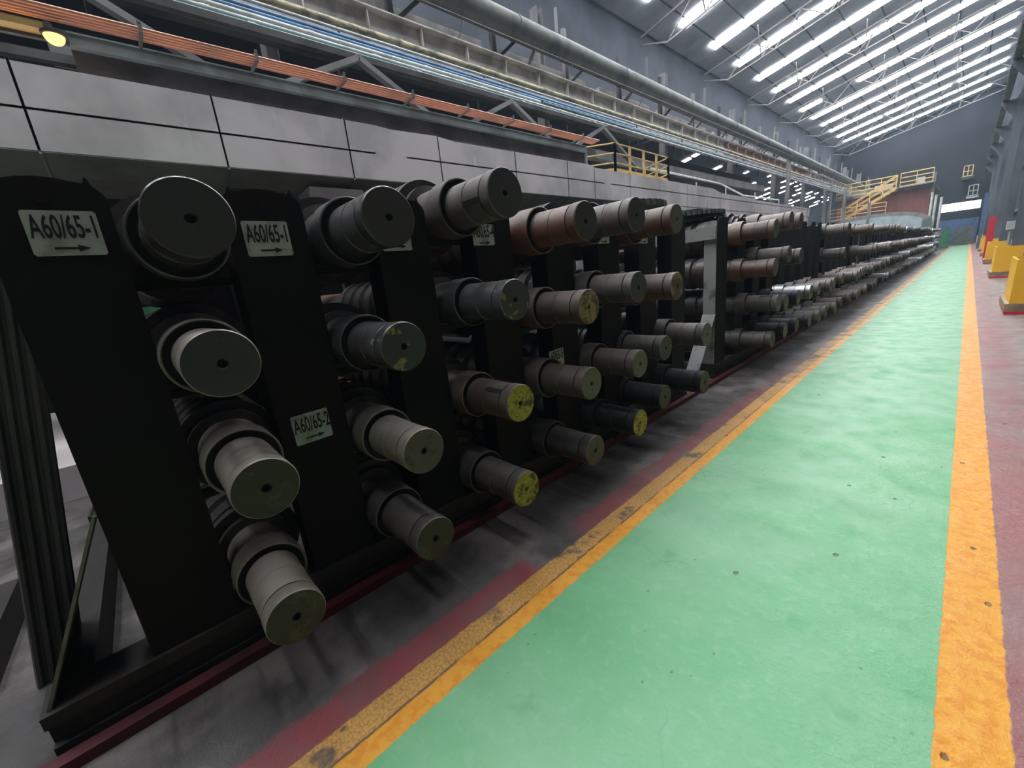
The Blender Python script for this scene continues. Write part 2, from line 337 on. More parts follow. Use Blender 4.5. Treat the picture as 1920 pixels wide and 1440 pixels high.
# roof: rises from left to right
RS = 0.236
def zr(x): return 14.03 + RS * (x + 12.2)
b = bm(); prism(b, [(-14.5, zr(-14.5) + 0.06), (3.5, zr(3.5) + 0.06), (3.5, zr(3.5) + 0.2), (-14.5, zr(-14.5) + 0.2)], 'y', -14, 78)
struct('ceiling', b, M['roof'], label='grey sloping roof sheeting between the skylight strips')
SY0 = 25.65; SP = 4.12
nwin = 0
for k in range(-8, 13):
    y0 = SY0 + SP * k; nwin += 1
    if k == 6: segs = [(-12.2, -10.6), (-8.1, 0.6)]
    elif k == 8: segs = [(-12.2, -11.7), (-11.5, 0.6)]
    elif k == 12: segs = [(-10.6, -6.2), (-6.0, -0.2)]
    elif k == 10: segs = [(-12.2, -8.2), (-7.9, -3.0), (-2.6, 0.6)]
    else: segs = [(-12.2, 0.6)]
    b = bm()
    for s0, s1 in segs:
        n = max(1, round((s1 - s0) / 1.6)); st = (s1 - s0) / n
        for i in range(n):
            xa = s0 + st * i + 0.06; xb = s0 + st * (i + 1) - 0.06
            prism(b, [(xa, zr(xa) - 0.02), (xb, zr(xb) - 0.02), (xb, zr(xb) + 0.03), (xa, zr(xa) + 0.03)], 'y', y0, y0 + 0.88)
    o = struct('window_%d' % nwin, b, M['sky'])
    if k >= -1: o['label'] = '%s bright skylight strip in the main roof, counted from the near end' % ORD[k + 1]
# purlins and trusses
b = bm()
for i in range(10):
    x = -13.4 + 1.6 * i + 0.0
    bar(b, (x, -12, zr(x) + 0.03), (x, 77, zr(x) + 0.03), 0.06, 0.05)
struct('roof_purlins', b, M['steeldark'], label='dark purlins running lengthwise below the main roof')
for k in range(-3, 6):
    y = 32.2 + 8.24 * k; b = bm()
    def zc(x): return zr(x) - 1.45
    bar(b, (-13.6, y, zr(-13.6) - 0.5), (-11.9, y, zc(-11.9)), 0.07, 0.07)
    bar(b, (-11.9, y, zc(-11.9)), (2.2, y, zc(2.2)), 0.08, 0.08)
    bar(b, (-13.6, y, zr(-13.6) - 0.25), (2.2, y, zr(2.2) - 0.25), 0.08, 0.10)
    x = -11.9; up = True
    while x < 1.2:
        xn = x + 1.3
        if up: bar(b, (x, y, zc(x)), (xn, y, zr(xn) - 0.3), 0.05, 0.05)
        else: bar(b, (x, y, zr(x) - 0.3), (xn, y, zc(xn)), 0.05, 0.05)
        x = xn; up = not up
    for x in (-10.0, -6.2, -2.4, 1.0):       # fly braces out to the neighbouring purlin
        bar(b, (x, y, zc(x)), (x + 0.15, y + 1.3, zr(x) - 0.15), 0.06, 0.06)
        bar(b, (x, y, zc(x)), (x + 0.15, y - 1.3, zr(x) - 0.15), 0.06, 0.06)
    struct('roof_truss', b, M['truss'], label='steel roof truss below the skylights, %s from the near end' % ORD[k + 3])
# walls
b = bm()
box(b, 1.75, 1.85, -12, 78, 0.0, 17.6)
for i in range(300):                      # trapezoidal sheeting ribs
    y = -11.8 + 0.3 * i
    prism(b, [(1.75, y), (1.68, y + 0.05), (1.68, y + 0.14), (1.75, y + 0.19)], 'z', 0.05, 17.4)
struct('wall_right', b, M['wall'], label='blue grey ribbed wall behind the right-hand columns')
b = bm(); prism(b, [(-14.5, 0), (3.5, 0), (3.5, zr(3.5)), (-14.5, zr(-14.5))], 'y', 78, 78.2)
struct('wall_far', b, M['walldark'], label='dark end wall of the hall')
b = bm(); prism(b, [(-42, 0), (6, 0), (6, 18), (-14.5, zr(-14.5)), (-42, 9)], 'y', -12.2, -12)
struct('wall_near', b, M['walldark'])
b = bm(); box(b, -13.6, -13.45, -12, 78, 9.2, zr(-13.5))
struct('wall_left', b, M['wallleft'], label='dark upper wall above the crane girder')
b = bm(); box(b, -42, -41.8, -12, 124, 0, 9)
struct('wall_farleft', b, M['walldark'])
b = bm(); box(b, -42, -14.5, 124, 124.2, 0, 15)
struct('wall_farbay', b, M['walldark'])
# window band in the end wall
b = bm()
for i in range(6):
    x0 = -2.75 + 0.55 * i
    box(b, x0 + 0.02, x0 + 0.53, 77.9, 77.96, 4.55, 4.95); box(b, x0 + 0.02, x0 + 0.53, 77.9, 77.96, 4.05, 4.5)
nwin += 1; struct('window_%d' % nwin, b, M['window'], label='bright window band low in the dark end wall')
# neighbouring bay roof with its own skylights
def zr2(x): return 13.4 + RS * (x + 14.5)
b = bm(); prism(b, [(-42, zr2(-42) + 0.06), (-14.5, zr2(-14.5) + 0.06), (-14.5, zr2(-14.5) + 0.2), (-42, zr2(-42) + 0.2)], 'y', -12, 124)
struct('ceiling_bay', b, M['walldark'], label='dark roof of the neighbouring bay')
for k in range(0, 21):
    y0 = 38.3 + SP * k; b = bm()
    x = -40.0 + random.uniform(0, 1.0)
    while x < -16:
        ln = random.choice((0.5, 0.9, 1.5)); 
        if random.random() < (0.3 if k < 3 else 0.6 if k < 8 else 0.8):
            prism(b, [(x, zr2(x) - 0.02), (x + ln, zr2(x + ln) - 0.02), (x + ln, zr2(x + ln) + 0.03), (x, zr2(x) + 0.03)], 'y', y0, y0 + 0.7)
        x += ln + random.choice((0.3, 0.8, 1.6))
    nwin += 1
    struct('window_%d' % nwin, b, M['skywarm'] if k in (3, 7, 12) else M['sky2'], label='%s broken skylight strip in the neighbouring bay roof' % ORD[k])

# ================================================================== LEFT SIDE STEELWORK
CY = [-4.9 + 8.24 * k for k in range(0, 11)]
for i, y in enumerate(CY):                # main columns, H section
    b = bm(); x = -10.1
    box(b, x - 0.15, x + 0.15, y - 0.12, y - 0.10, 0, 9.6); box(b, x - 0.15, x + 0.15, y + 0.10, y + 0.12, 0, 9.6); box(b, x - 0.012, x + 0.012, y - 0.10, y + 0.10, 0, 9.6)
    tag(finish('steel_column', b, M['steelgrey']), 'grey steel column behind the crane girder, %s from the near end' % ORD[i], 'column', 'left-hand building columns')
# crane girder
g = empty('crane_girder', (-9, -6, 6.3), 'dusty grey crane girder with stiffener plates along the left side', 'girder')
def part(name, b, mat, par, smooth=False, label=None):
    o = finish(name, b, mat, None, smooth); o.data.transform(Matrix.Translation(-par.location)); o.parent = par
    if label: o['label'] = label
    return o
b = bm(); box(b, -9.02, -9.0, -6, 24, 6.35, 7.11); box(b, -9.02, -9.0, 40, 76, 6.35, 7.11); part('web', b, M['girder'], g)
b = bm(); box(b, -9.02, -9.0, 24, 40, 6.35, 7.11); part('web', b, M['girderred'], g, label='red oxide stretch of the web')
b = bm(); box(b, -9.22, -8.82, -6, 76, 7.11, 7.14); part('top_flange', b, M['girder'], g)
b = bm(); box(b, -9.2, -8.84, -6, 76, 6.32, 6.35); part('bottom_flange', b, M['girder'], g)
for k in range(0, 62):
    y = -5.3 + 1.285 * k
    if y > 75: break
    b = bm(); prism(b, [(-9.0, 6.35), (-8.86, 6.35), (-8.86, 7.11), (-9.0, 7.11)], 'y', y, y + 0.02)
    part('stiffener', b, M['girder'] if not 24 < y < 40 else M['girderred'], g)
b = bm(); box(b, -9.04, -8.97, -6, 76, 7.14, 7.22); part('crane_rail', b, M['edge'], g)
# upper bracing beam in broken light lengths
for i, (y0, y1) in enumerate([(-3, 4.6), (5.0, 8.6), (9.0, 13.2), (14.0, 17.5), (18.2, 23.0), (24.0, 30.5), (31.5, 38.5), (39.5, 50)]):
    b = bm(); box(b, -9.62, -9.5, y0, y1, 7.45, 7.72)
    tag(finish('brace_beam', b, M['girder']), 'light grey beam length above the crane girder, %s from the near end' % ORD[i], 'beam', 'beam lengths above the crane girder')
for i in range(19):                        # slender posts between girder and large pipe
    y = 2.7 + 3.1 * i; b = bm()
    box(b, -9.5, -9.38, y, y + 0.14, 7.14, 8.9)
    bar(b, (-9.44, y + 0.07, 7.3), (-9.2, y + 0.9, 8.0), 0.06, 0.08)
    tag(finish('upright_post', b, M['steeldark'] if i % 3 else M['steelgrey']), 'short grey upright above the crane girder, %s from the near end' % ORD[i], 'post', 'uprights above the crane girder')
# walkway handrail line on top of the girder
hr = empty('girder_handrail', (-8.8, -6, 7.14), 'thin handrail cable above the crane girder', 'railing')
b = bm(); tube(b, (-8.62, -6, 7.48), (-8.62, 60, 7.48), 0.012, 6); part('rail', b, M['steelgrey'], hr)
for i in range(16):
    b = bm(); tube(b, (-8.83, -5 + 4.1 * i, 7.14), (-8.62, -5 + 4.1 * i, 7.48), 0.012, 6); part('post', b, M['steelgrey'], hr)
# large pipe
lp = empty('large_pipe', (-9, -6, 8.0), 'large dusty pipe running the length of the hall under the roof', 'pipe')
b = bm(); tube(b, (-9, -6, 8.15), (-9, 70, 7.50), 0.29, 28); part('pipe_run', b, M['bigpipe'], lp, True)
for i in range(14):
    y = -1 + 5.2 * i; z = 8.15 - 0.65 * (y + 6) / 76
    b = bm(); tube(b, (-9, y, z), (-9, y + 0.05, z), 0.305, 28); part('flange', b, M['bigpipe'], lp, True)
    b = bm(); bar(b, (-9.0, y + 0.8, z - 0.27), (-9.46, y + 0.8, 7.3), 0.06, 0.06); part('bracket', b, M['steelgrey'], lp)
    b = bm(); bar(b, (-9, y + 1.8, z + 0.25), (-9, y + 1.8, 9.0), 0.05, 0.08); part('hanger', b, M['steelgrey'], lp)

def run(name, x, z, r, y0, y1, mat, label, joints=0, drop=0.0, par=None):
    b = bm(); tube(b, (x, y0, z), (x, y1, z - drop), r, 12)
    if joints:
        y = y0 + 1.3
        while y < y1 - 0.5:
            zz = z - drop * (y - y0) / (y1 - y0); tube(b, (x, y, zz), (x, y + 0.12, zz), r * 1.18, 12); y += joints
    o = finish(name, b, mat, None, True); tag(o, label, 'pipe'); return o
run('lagged_pipe', -8.70, 6.55, 0.062, -5, 60, M['yelpipe'], 'yellowed lagged pipe clipped along the crane girder', 4.6)
run('thin_pipe', -8.60, 6.385, 0.026, -5, 60, M['palepipe'], 'thin grey pipe just below the yellowed lagged pipe', 3.0)
run('blue_pipe', -8.55, 6.26, 0.032, -5, 14.6, M['bluepipe'], 'upper blue pipe of the pipe rack, ending halfway', 3.0)
run('blue_pipe', -8.50, 6.175, 0.030, -5, 58, M['bluepipe'], 'middle blue pipe of the pipe rack', 3.6)
run('pale_pipe', -8.45, 6.085, 0.040, -5, 9.6, M['palepipe'], 'pale pipe directly below the middle blue pipe', 2.4)
run('teal_pipe', -8.42, 6.09, 0.028, 9.7, 58, M['tealpipe'], 'far teal pipe continuing from the pale pipe', 3.4)
run('pale_pipe', -8.40, 5.985, 0.034, -5, 58, M['palepipe'], 'lower pale pipe above the thick teal pipe', 2.8)
run('thick_pipe', -8.35, 5.845, 0.080, -5, 12.6, M['tealpipe'], 'thick dark teal pipe at the bottom of the pipe rack', 3.1)
run('brown_pipe', -8.20, 5.69, 0.024, -5, 14.0, M['brownpipe'], 'thin brown pipe under the thick teal pipe', 3.0)
for i in range(17):                        # brackets that carry the pipes
    y = 0.6 + 3.6 * i; b = bm()
    bar(b, (-8.99, y, 5.73), (-8.1, y, 5.745), 0.05, 0.03); bar(b, (-8.6, y, 5.74), (-8.66, y, 6.47), 0.03, 0.03); bar(b, (-8.99, y, 5.73), (-8.99, y, 6.31), 0.05, 0.05)
    tag(finish('pipe_bracket', b, M['steeldark']), 'dark pipe bracket on the crane girder, %s from the near end' % ORD[i], 'bracket', 'brackets of the pipe rack')

# lower gantry: beam carrying the bundle of orange pipes
ga = empty('pipe_gantry', (-6.3, 0, 0), 'grey green pipe gantry beam above the duct', 'gantry')
def pa(name, b, mat, label=None, smooth=False): return part(name, b, mat, ga, smooth, label)
b = bm(); box(b, -6.50, -6.30, 0.2, 8.65, 4.15, 4.165); box(b, -6.50, -6.30, 0.2, 8.65, 4.265, 4.28); box(b, -6.33, -6.315, 0.2, 8.65, 4.165, 4.265); pa('beam', b, M['teal'])
b = bm(); box(b, -6.40, -6.38, 0.2, 8.65, 3.95, 4.15); box(b, -6.50, -6.38, 0.2, 8.65, 3.93, 3.95); pa('lower_web_shade', b, M['steeldark'], 'lower web coloured dark for the shade under the beam')  # dark strip stands in for the shade below the beam
for y in (0.35, 2.9, 5.7, 8.45):
    b = bm(); box(b, -7.62, -7.46, y, y + 0.16, 0, 4.12); box(b, -7.62, -6.42, y, y + 0.12, 3.96, 4.10); pa('post', b, M['teal'])
b = bm(); box(b, -6.46, -6.34, 8.66, 8.74, 3.76, 4.28); pa('end_plate', b, M['teal'])
for i in range(6):
    y = 0.9 + 1.5 * i; b = bm(); box(b, -6.315, -6.305, y, y + 0.012, 4.165, 4.265); pa('stiffener', b, M['teal'])
for i in range(5):
    run('orange_pipe', -6.0 - 0.048 * i, 4.315 - 0.004 * i, 0.0145, -4, 8.75, M['copper'], 'orange brown pipe of the bundle on the gantry, %s from the front' % ORD[i])['group'] = 'orange pipe bundle'
for i in range(8):
    y = 0.75 + 1.05 * i
    b = bm(); box(b, -6.34, -5.96, y, y + 0.03, 4.265, 4.280); box(b, -5.975, -5.96, y, y + 0.03, 4.28, 4.375); box(b, -6.24, -6.225, y, y + 0.03, 4.28, 4.345); box(b, -6.24, -5.96, y, y + 0.03, 4.340, 4.35)
    pa('pipe_clip', b, M['steelgrey'])
# truss behind the gantry
tr = empty('service_truss', (-7.9, -4, 4.6), 'sooty steel service truss between the gantry and the crane girder', 'truss')
for z in (4.65, 5.6):
    b = bm(); bar(b, (-7.9, -4, z), (-7.9, 14, z), 0.12, 0.10); part('chord', b, M['steeldark'], tr)
for i in range(9):
    y = -3.5 + 1.9 * i; b = bm()
    if i % 2: bar(b, (-7.9, y, 4.65), (-7.9, y + 1.9, 5.6), 0.14, 0.09)
    else: bar(b, (-7.9, y, 5.6), (-7.9, y + 1.9, 4.65), 0.14, 0.09)
    part('diagonal', b, M['steelgrey'], tr)
    b = bm(); box(b, -8.0, -7.98, y - 0.25, y + 0.25, 4.6, 5.0); part('gusset', b, M['steelgrey'], tr)
b = bm(); box(b, -8.3, -8.1, -4, 14, 5.62, 5.70); part('tray', b, M['steeldark'], tr)
for y in (-3.6, 4.9, 13.4):
    b = bm(); box(b, -8.0, -7.84, y, y + 0.16, 0, 4.65); part('post', b, M['steeldark'], tr)
b = bm(); bar(b, (-8.9, 0.5, 5.2), (-8.9, 30, 5.2), 0.2, 0.34); tag(finish('tie_beam', b, M['steelgrey']), 'brownish tie beam under the crane girder', 'beam')
# dark service deck under the gantry
b = bm(); box(b, -9.58, -8.1, -4, 14.2, 3.98, 4.06)
tag(finish('service_deck', b, M['steeldark']), 'dark service deck behind the gantry beam', 'deck')
b = bm(); box(b, -9.7, -9.6, -4, 30, 0.0, 6.0)
struct('wall_dark_backing', b, M['walldark'], label='added dark sheet keeping the space behind the duct black')  # sheet added to keep the bay behind the duct dark

# rectangular air duct
du = empty('air_duct', (-6, -6, 0), 'large rectangular galvanised air duct behind the racks', 'duct')
def pdu(name, b, mat, label=None): return part(name, b, mat, du, False, label)
tops = [(-4, 3.805), (3.2, 3.80), (3.45, 3.78), (4.25, 3.80), (4.6, 3.765), (8.3, 3.775), (8.55, 3.73), (15.2, 3.70), (15.9, 3.60), (19.2, 3.58), (19.5, 3.53), (28, 3.50)]
b = bm()
secs = []
for y, zt in tops:
    secs.append([b.verts.new(p) for p in ((-6, y, 3.07), (-6, y, zt), (-7.3, y, zt), (-7.3, y, 2.94), (-6.35, y, 2.94))])
for A, B in zip(secs, secs[1:]):
    for i in range(5): b.faces.new((A[i], A[(i + 1) % 5], B[(i + 1) % 5], B[i]))
b.faces.new(secs[0]); b.faces.new(secs[-1][::-1])
pdu('duct_body', b, M['duct'])
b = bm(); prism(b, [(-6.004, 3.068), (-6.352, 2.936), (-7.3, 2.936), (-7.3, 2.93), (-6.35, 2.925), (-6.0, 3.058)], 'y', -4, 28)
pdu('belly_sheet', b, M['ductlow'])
for i, y in enumerate([-1.75, -0.26, 1.244, 2.76, 4.27, 5.99, 7.54, 8.5, 10.02, 11.55, 13.27, 14.76, 15.87, 17.37, 18.92, 20.0, 21.48, 23.0, 24.5, 26.0, 27.5]):
    zt = 3.80
    for (ya, za), (yb, zb) in zip(tops, tops[1:]):
        if ya <= y <= yb: zt = za + (zb - za) * (y - ya) / (yb - ya)
    b = bm(); box(b, -6.02, -6.0, y - 0.010, y + 0.010, 3.05, zt + 0.02); box(b, -7.3, -6.0, y - 0.007, y + 0.007, zt, zt + 0.02)
    bar(b, (-6.0, y, 3.055), (-6.36, y, 2.92), 0.02, 0.03)
    pdu('flange', b, M['steelgrey'])
for y0, y1 in ((-4, 3.15), (3.65, 8.9), (9.15, 28)):
    b = bm(); prism(b, [(-6.0, 3.436), (-6.036, 3.426), (-6.036, 3.420), (-6.0, 3.414)], 'y', y0, y1); pdu('seam_ledge', b, M['duct'])
b = bm(); box(b, -7.2, -6.004, 9.3, 27.8, 2.35, 3.068); pdu('lower_duct_box', b, M['duct'])
for y in (11.3, 13.27, 15.3, 17.37, 19.4, 21.48, 23.5, 25.5):
    b = bm(); box(b, -6.02, -6.004, y - 0.01, y + 0.01, 2.35, 3.06); pdu('flange', b, M['steelgrey'])
b = bm(); prism(b, [(-6.1, 2.94), (-6.6, 2.94), (-6.6, 2.5), (-6.35, 2.5)], 'y', 2.15, 2.9); pdu('outlet_hopper', b, M['duct'])
for y in (-3, 1.3, 6.0, 11.5, 17.4, 23):
    zt = 2.93 if y < 9 else 2.35
    b = bm(); box(b, -6.75, -6.6, y, y + 0.15, 0, zt); box(b, -7.3, -6.4, y, y + 0.15, zt - 0.07, zt); pdu('support_leg', b, M['steeldark'])

# warm lamp and yellow crane arm at the upper left
ar = empty('yellow_crane_arm', (-6.15, -1.2, 4.2), 'yellow arm carrying a warm lamp at the upper left', 'crane arm')
b = bm(); box(b, -6.25, -6.12, -1.6, 0.06, 4.17, 4.23); part('arm', b, M['railyel'], ar)
b = bm(); tube(b, (-6.2, 0.08, 4.20), (-6.08, 0.08, 4.20), 0.03, 12); part('pin', b, M['steelgrey'], ar)
b = bm(); box(b, -6.3, -6.25, -1.6, 0.2, 4.14, 4.26); part('back_plate', b, M['steeldark'], ar)
la = empty('warm_lamp', (-6.12, 0.1, 4.14), 'round warm orange lamp glowing under the yellow arm', 'lamp')
b = bm(); bmesh.ops.create_uvsphere(b, u_segments=20, v_segments=10, radius=0.075)
for v in list(b.verts):
    if v.co.z > 0.001: v.co.z = 0.0
bmesh.ops.remove_doubles(b, verts=b.verts, dist=1e-5); bmesh.ops.translate(b, verts=b.verts, vec=(-6.12, 0.1, 4.125)); part('lamp_dome', b, M['lampwarm'], la, True)
b = bm(); tube(b, (-6.12, 0.1, 4.127), (-6.12, 0.1, 4.15), 0.09, 20); tube(b, (-6.18, 0.1, 4.15), (-6.18, 0.1, 4.17), 0.03, 10); part('lamp_shade', b, M['steeldark'], la)

# high bay lamps of the next bay
for i, y in enumerate([15.3, 20.4, 30.6, 35.9, 41.2]):
    l = empty('high_bay_lamp', (-20, y, 9.2), 'small white lamp in the dark bay beyond the duct, %s from near end' % ORD[i], 'lamp', 'high bay lamps of the next bay')
    b = bm(); tube(b, (-20, y, 9.05), (-20, y, 9.09), 0.20, 16); part('lamp_glass', b, M['lampwhite'], l)
    b = bm(); tube(b, (-20, y, 9.09), (-20, y, 9.45), 0.23, 16); tube(b, (-20, y, 9.45), (-20, y, zr2(-20) + 0.06), 0.02, 6); part('lamp_housing', b, M['steeldark'], l)

# railings
def railing(name, pts, h, label, mat, mid=1, step=1.0, r=0.022, toe=True):
    o = empty(name, pts[0], label, 'railing')
    for a, c in zip(pts, pts[1:]):
        a, c = Vector(a), Vector(c); n = max(1, round((c - a).length / step))
        b = bm()
        for j in range(mid + 1):
            z = h * (j + 1) / (mid + 1); tube(b, a + Vector((0, 0, z)), c + Vector((0, 0, z)), r, 8)
        part('rail', b, mat, o, True)
        if toe: b = bm(); bar(b, a + Vector((0, 0, 0.05)), c + Vector((0, 0, 0.05)), 0.012, 0.10); part('toe_board', b, mat, o)
        for i in range(n + 1):
            p = a + (c - a) * i / n; b = bm(); bar(b, p, p + Vector((0, 0, h)), 0.05, 0.05); part('post', b, mat, o)
    return o
railing('platform_railing', [(-7.0, 9.0, 3.78), (-6.2, 9.68, 3.78), (-6.2, 12.45, 3.74), (-7.2, 12.9, 3.74)], 0.66, 'yellow railing of the platform above the duct', M['railyel'], 2, 0.75, 0.016)
b = bm(); box(b, -7.8, -6.18, 9.1, 12.6, 3.735, 3.775); tag(finish('platform_deck', b, M['steelgrey']), 'small steel platform deck inside the yellow railing', 'deck')
b = bm()
for p, q in (((-7.0, 12.9, 4.36), (-7.0, 18.4, 4.30)), ((-7.0, 18.4, 4.30), (-7.0, 21.0, 4.0)), ((-7.0, 21.0, 4.0), (-7.0, 26.2, 4.05)), ((-7.0, 26.2, 4.05), (-7.0, 26.2, 3.5))): tube(b, p, q, 0.03, 8)
for y in (13.2, 16.2, 19.0, 22.5): tube(b, (-7.0, y, 3.5), (-7.0, y, 4.2), 0.022, 6)
tag(finish('grey_handrail', b, M['palepipe'], None, True), 'bent grey handrail beyond the yellow platform', 'railing')
for i, (x, y, h) in enumerate([(-7.55, 9.0, 3.7), (-7.6, 30, 6.4), (-6.8, 42, 5.5), (-8.6, 47, 6.8), (-6.0, 47.5, 4.6)]):
    b = bm(); box(b, x - 0.09, x + 0.09, y - 0.09, y + 0.09, 0, h); box(b, x - 0.2, x + 0.2, y - 0.2, y + 0.2, 0, 0.02)
    tag(finish('service_post', b, M['steelgrey']), ['grey post at the end of the orange pipe gantry', 'tall grey post below the girder past the duct', 'slim grey post in front of the sparkling skylights', 'tall post under the far end of the girder', 'short post beside the furnace hood'][i], 'post')

# ================================================================== FAR END
# furnace building
fb = empty('furnace_building', (-6.2, 56, 0), 'dark red clad furnace building at the end of the racks', 'building')
b = bm(); box(b, -9.6, -2.85, 56, 66, 0, 5.75); part('cladding', b, M['brick'], fb)
b = bm(); box(b, -9.8, -2.6, 55.6, 66.2, 5.75, 6.05); part('roof_slab', b, M['steelgrey'], fb)
b = bm(); box(b, -2.85, -2.6, 55.7, 56.1, 5.0, 6.9); part('corner_box', b, M['steelgrey'], fb)
for i, x in enumerate((-2.55, -2.3, -1.95)):
    b = bm(); tube(b, (x, 53, 0), (x, 53, 5.0 - 0.25 * i), 0.09, 10)
    tag(finish('stand_pipe', b, M['palepipe'], None, True), ['left of the three pale upright pipes beside the furnace building', 'middle of the three pale upright pipes beside the furnace building', 'right of the three pale upright pipes beside the furnace building'][i], 'pipe')
railing('roof_railing', [(-9.7, 55.7, 6.05), (-5.2, 55.7, 6.05)], 1.15, 'long railing along the furnace building roof', M['railyel'], 2, 1.1, 0.04)
railing('landing_railing', [(-4.9, 55.0, 6.05), (-2.75, 55.0, 6.05)], 1.15, 'yellow railing of the stair landing', M['railyel'], 2, 0.9, 0.045)
b = bm(); box(b, -5.1, -2.7, 54.8, 55.6, 5.95, 6.05); tag(finish('stair_landing', b, M['steelgrey']), 'grey stair landing at the furnace roof', 'landing')
stt = empty('yellow_staircase', (-8.6, 54.8, 3.9), 'yellow steel staircase rising across the furnace building', 'staircase')
for y in (54.4, 55.2):
    b = bm(); bar(b, (-8.7, y, 3.85), (-5.1, y, 6.0), 0.06, 0.25); part('stringer', b, M['railyel'], stt)
    b = bm(); tube(b, (-8.7, y, 4.9), (-5.1, y, 7.1), 0.045, 8); tube(b, (-8.7, y, 4.45), (-5.1, y, 6.6), 0.035, 8); part('handrail', b, M['railyel'], stt, True)
for i in range(5):
    x = -8.7 + 0.9 * i; z = 3.85 + 2.15 * i / 4
    b = bm(); bar(b, (x, 54.4, z), (x, 54.4, z + 1.05), 0.08, 0.08); part('post', b, M['railyel'], stt)
b = bm()
for i in range(12):
    x = -8.6 + 0.3 * i; z = 3.9 + 0.179 * i; box(b, x, x + 0.26, 54.42, 55.18, z, z + 0.04)
part('treads', b, M['railyel'], stt)
b = bm(); box(b, -10.0, -5.6, 54.0, 55.7, 3.72, 3.82); tag(finish('lower_platform', b, M['steelgrey']), 'lower platform at the foot of the yellow staircase', 'deck')
railing('lower_railing', [(-10.0, 54.0, 3.82), (-5.6, 54.0, 3.82)], 1.05, 'faded railing of the lower platform', M['railyel'], 2, 1.1, 0.035)
for i, x in enumerate((-9.9, -7.8, -5.8)):
    b = bm(); box(b, x - 0.1, x + 0.1, 54.5, 54.7, 0, 3.72)
    tag(finish('support_post', b, M['steeldark']), ['left', 'middle', 'right'][i] + ' post under the lower furnace platform', 'post', 'furnace platform posts')
# white machine boxes on the furnace roof
b = bm(); box(b, -6.9, -5.6, 57, 58, 6.05, 6.7); tag(finish('roof_unit', b, M['cabgrey']), 'white unit on the furnace building roof behind the railing', 'unit')
b = bm(); box(b, -3.9, -3.4, 57, 58, 6.05, 6.8); tag(finish('roof_unit', b, M['cabgrey']), 'small white box on the furnace roof at its right end', 'unit')
b = bm(); box(b, -8.6, -7.2, 57, 58, 6.05, 6.6); tag(finish('roof_unit', b, M['olive']), 'dull green machinery on the furnace roof near its left end', 'unit')
# arched furnace hood
ho = empty('furnace_hood', (-5.5, 50, 0), 'low arched blue grey furnace hood behind the far racks', 'hood')
def arch(r_out_x, top, side, n=24):
    pts = []
    for i in range(n + 1):
        a = PI * (1 - i / n); pts.append((-5.9 + r_out_x * math.cos(a), side + (top - side) * math.sin(a) ** 0.8))
    return pts
b = bm(); prism(b, arch(3.55, 3.72, 2.65) + [(-2.35, 0), (-9.45, 0)], 'y', 49.4, 53.5); part('hood_shell', b, M['hoodface'], ho)
b = bm(); prism(b, arch(3.2, 3.42, 2.55) + [(-2.7, 1.0), (-9.1, 1.0)], 'y', 49.34, 49.4); part('front_plate', b, M['hood'], ho)
b = bm(); box(b, -2.75, -2.2, 49.2, 49.34, 0, 2.75); part('end_frame', b, M['greengrey'], ho)
# small items at the far end
b = bm(); box(b, -2.05, -1.4, 66, 67.2, 0, 1.9); tag(finish('green_cabinet', b, M['green']), 'bright green cabinet at the far left end of the walkway', 'cabinet')
b = bm(); box(b, -2.75, -2.12, 64, 65.0, 0, 0.95); tag(finish('teal_bin', b, M['tealpipe']), 'teal bin left of the bright green cabinet', 'bin')
b = bm(); box(b, -2.75, -2.12, 65.2, 65.9, 0, 1.95); tag(finish('grey_cabinet', b, M['cabgrey']), 'grey cabinet left of the bright green cabinet', 'cabinet')
b = bm(); prism(b, [(-1.35, 0.0), (0.35, 0.0), (0.35, 2.0), (-1.2, 1.85)], 'y', 72, 75); tag(finish('dark_container', b, M['container']), 'dark green container standing at the end of the walkway', 'container')
b = bm(); box(b, -3.0, 0.6, 77.4, 77.9, 0, 3.0); tag(finish('dark_screen', b, M['blue']), 'dark blue screen below the end wall window', 'screen')
for i, (x, z) in enumerate([(-0.9, 7.6), (-0.25, 5.4)]):
    o = empty('service_cage', (x, 74, z), ['small yellow cage ladder platform high on the end wall', 'small grey fixture above the end window'][i], 'cage')
    b = bm()
    for dx in (-0.35, 0, 0.35):
        bar(b, (x + dx, 74, z), (x + dx, 74, z + 1.1), 0.08, 0.08)
    for dz in (0, 0.5, 1.1): bar(b, (x - 0.35, 74, z + dz), (x + 0.35, 74, z + dz), 0.08, 0.08)
    part('frame', b, M['railyel'] if i == 0 else M['cabgrey'], o)
    b = bm(); box(b, x - 0.5, x + 0.5, 74, 78.0, z - 0.1, z); part('bracket', b, M['steelgrey'], o)

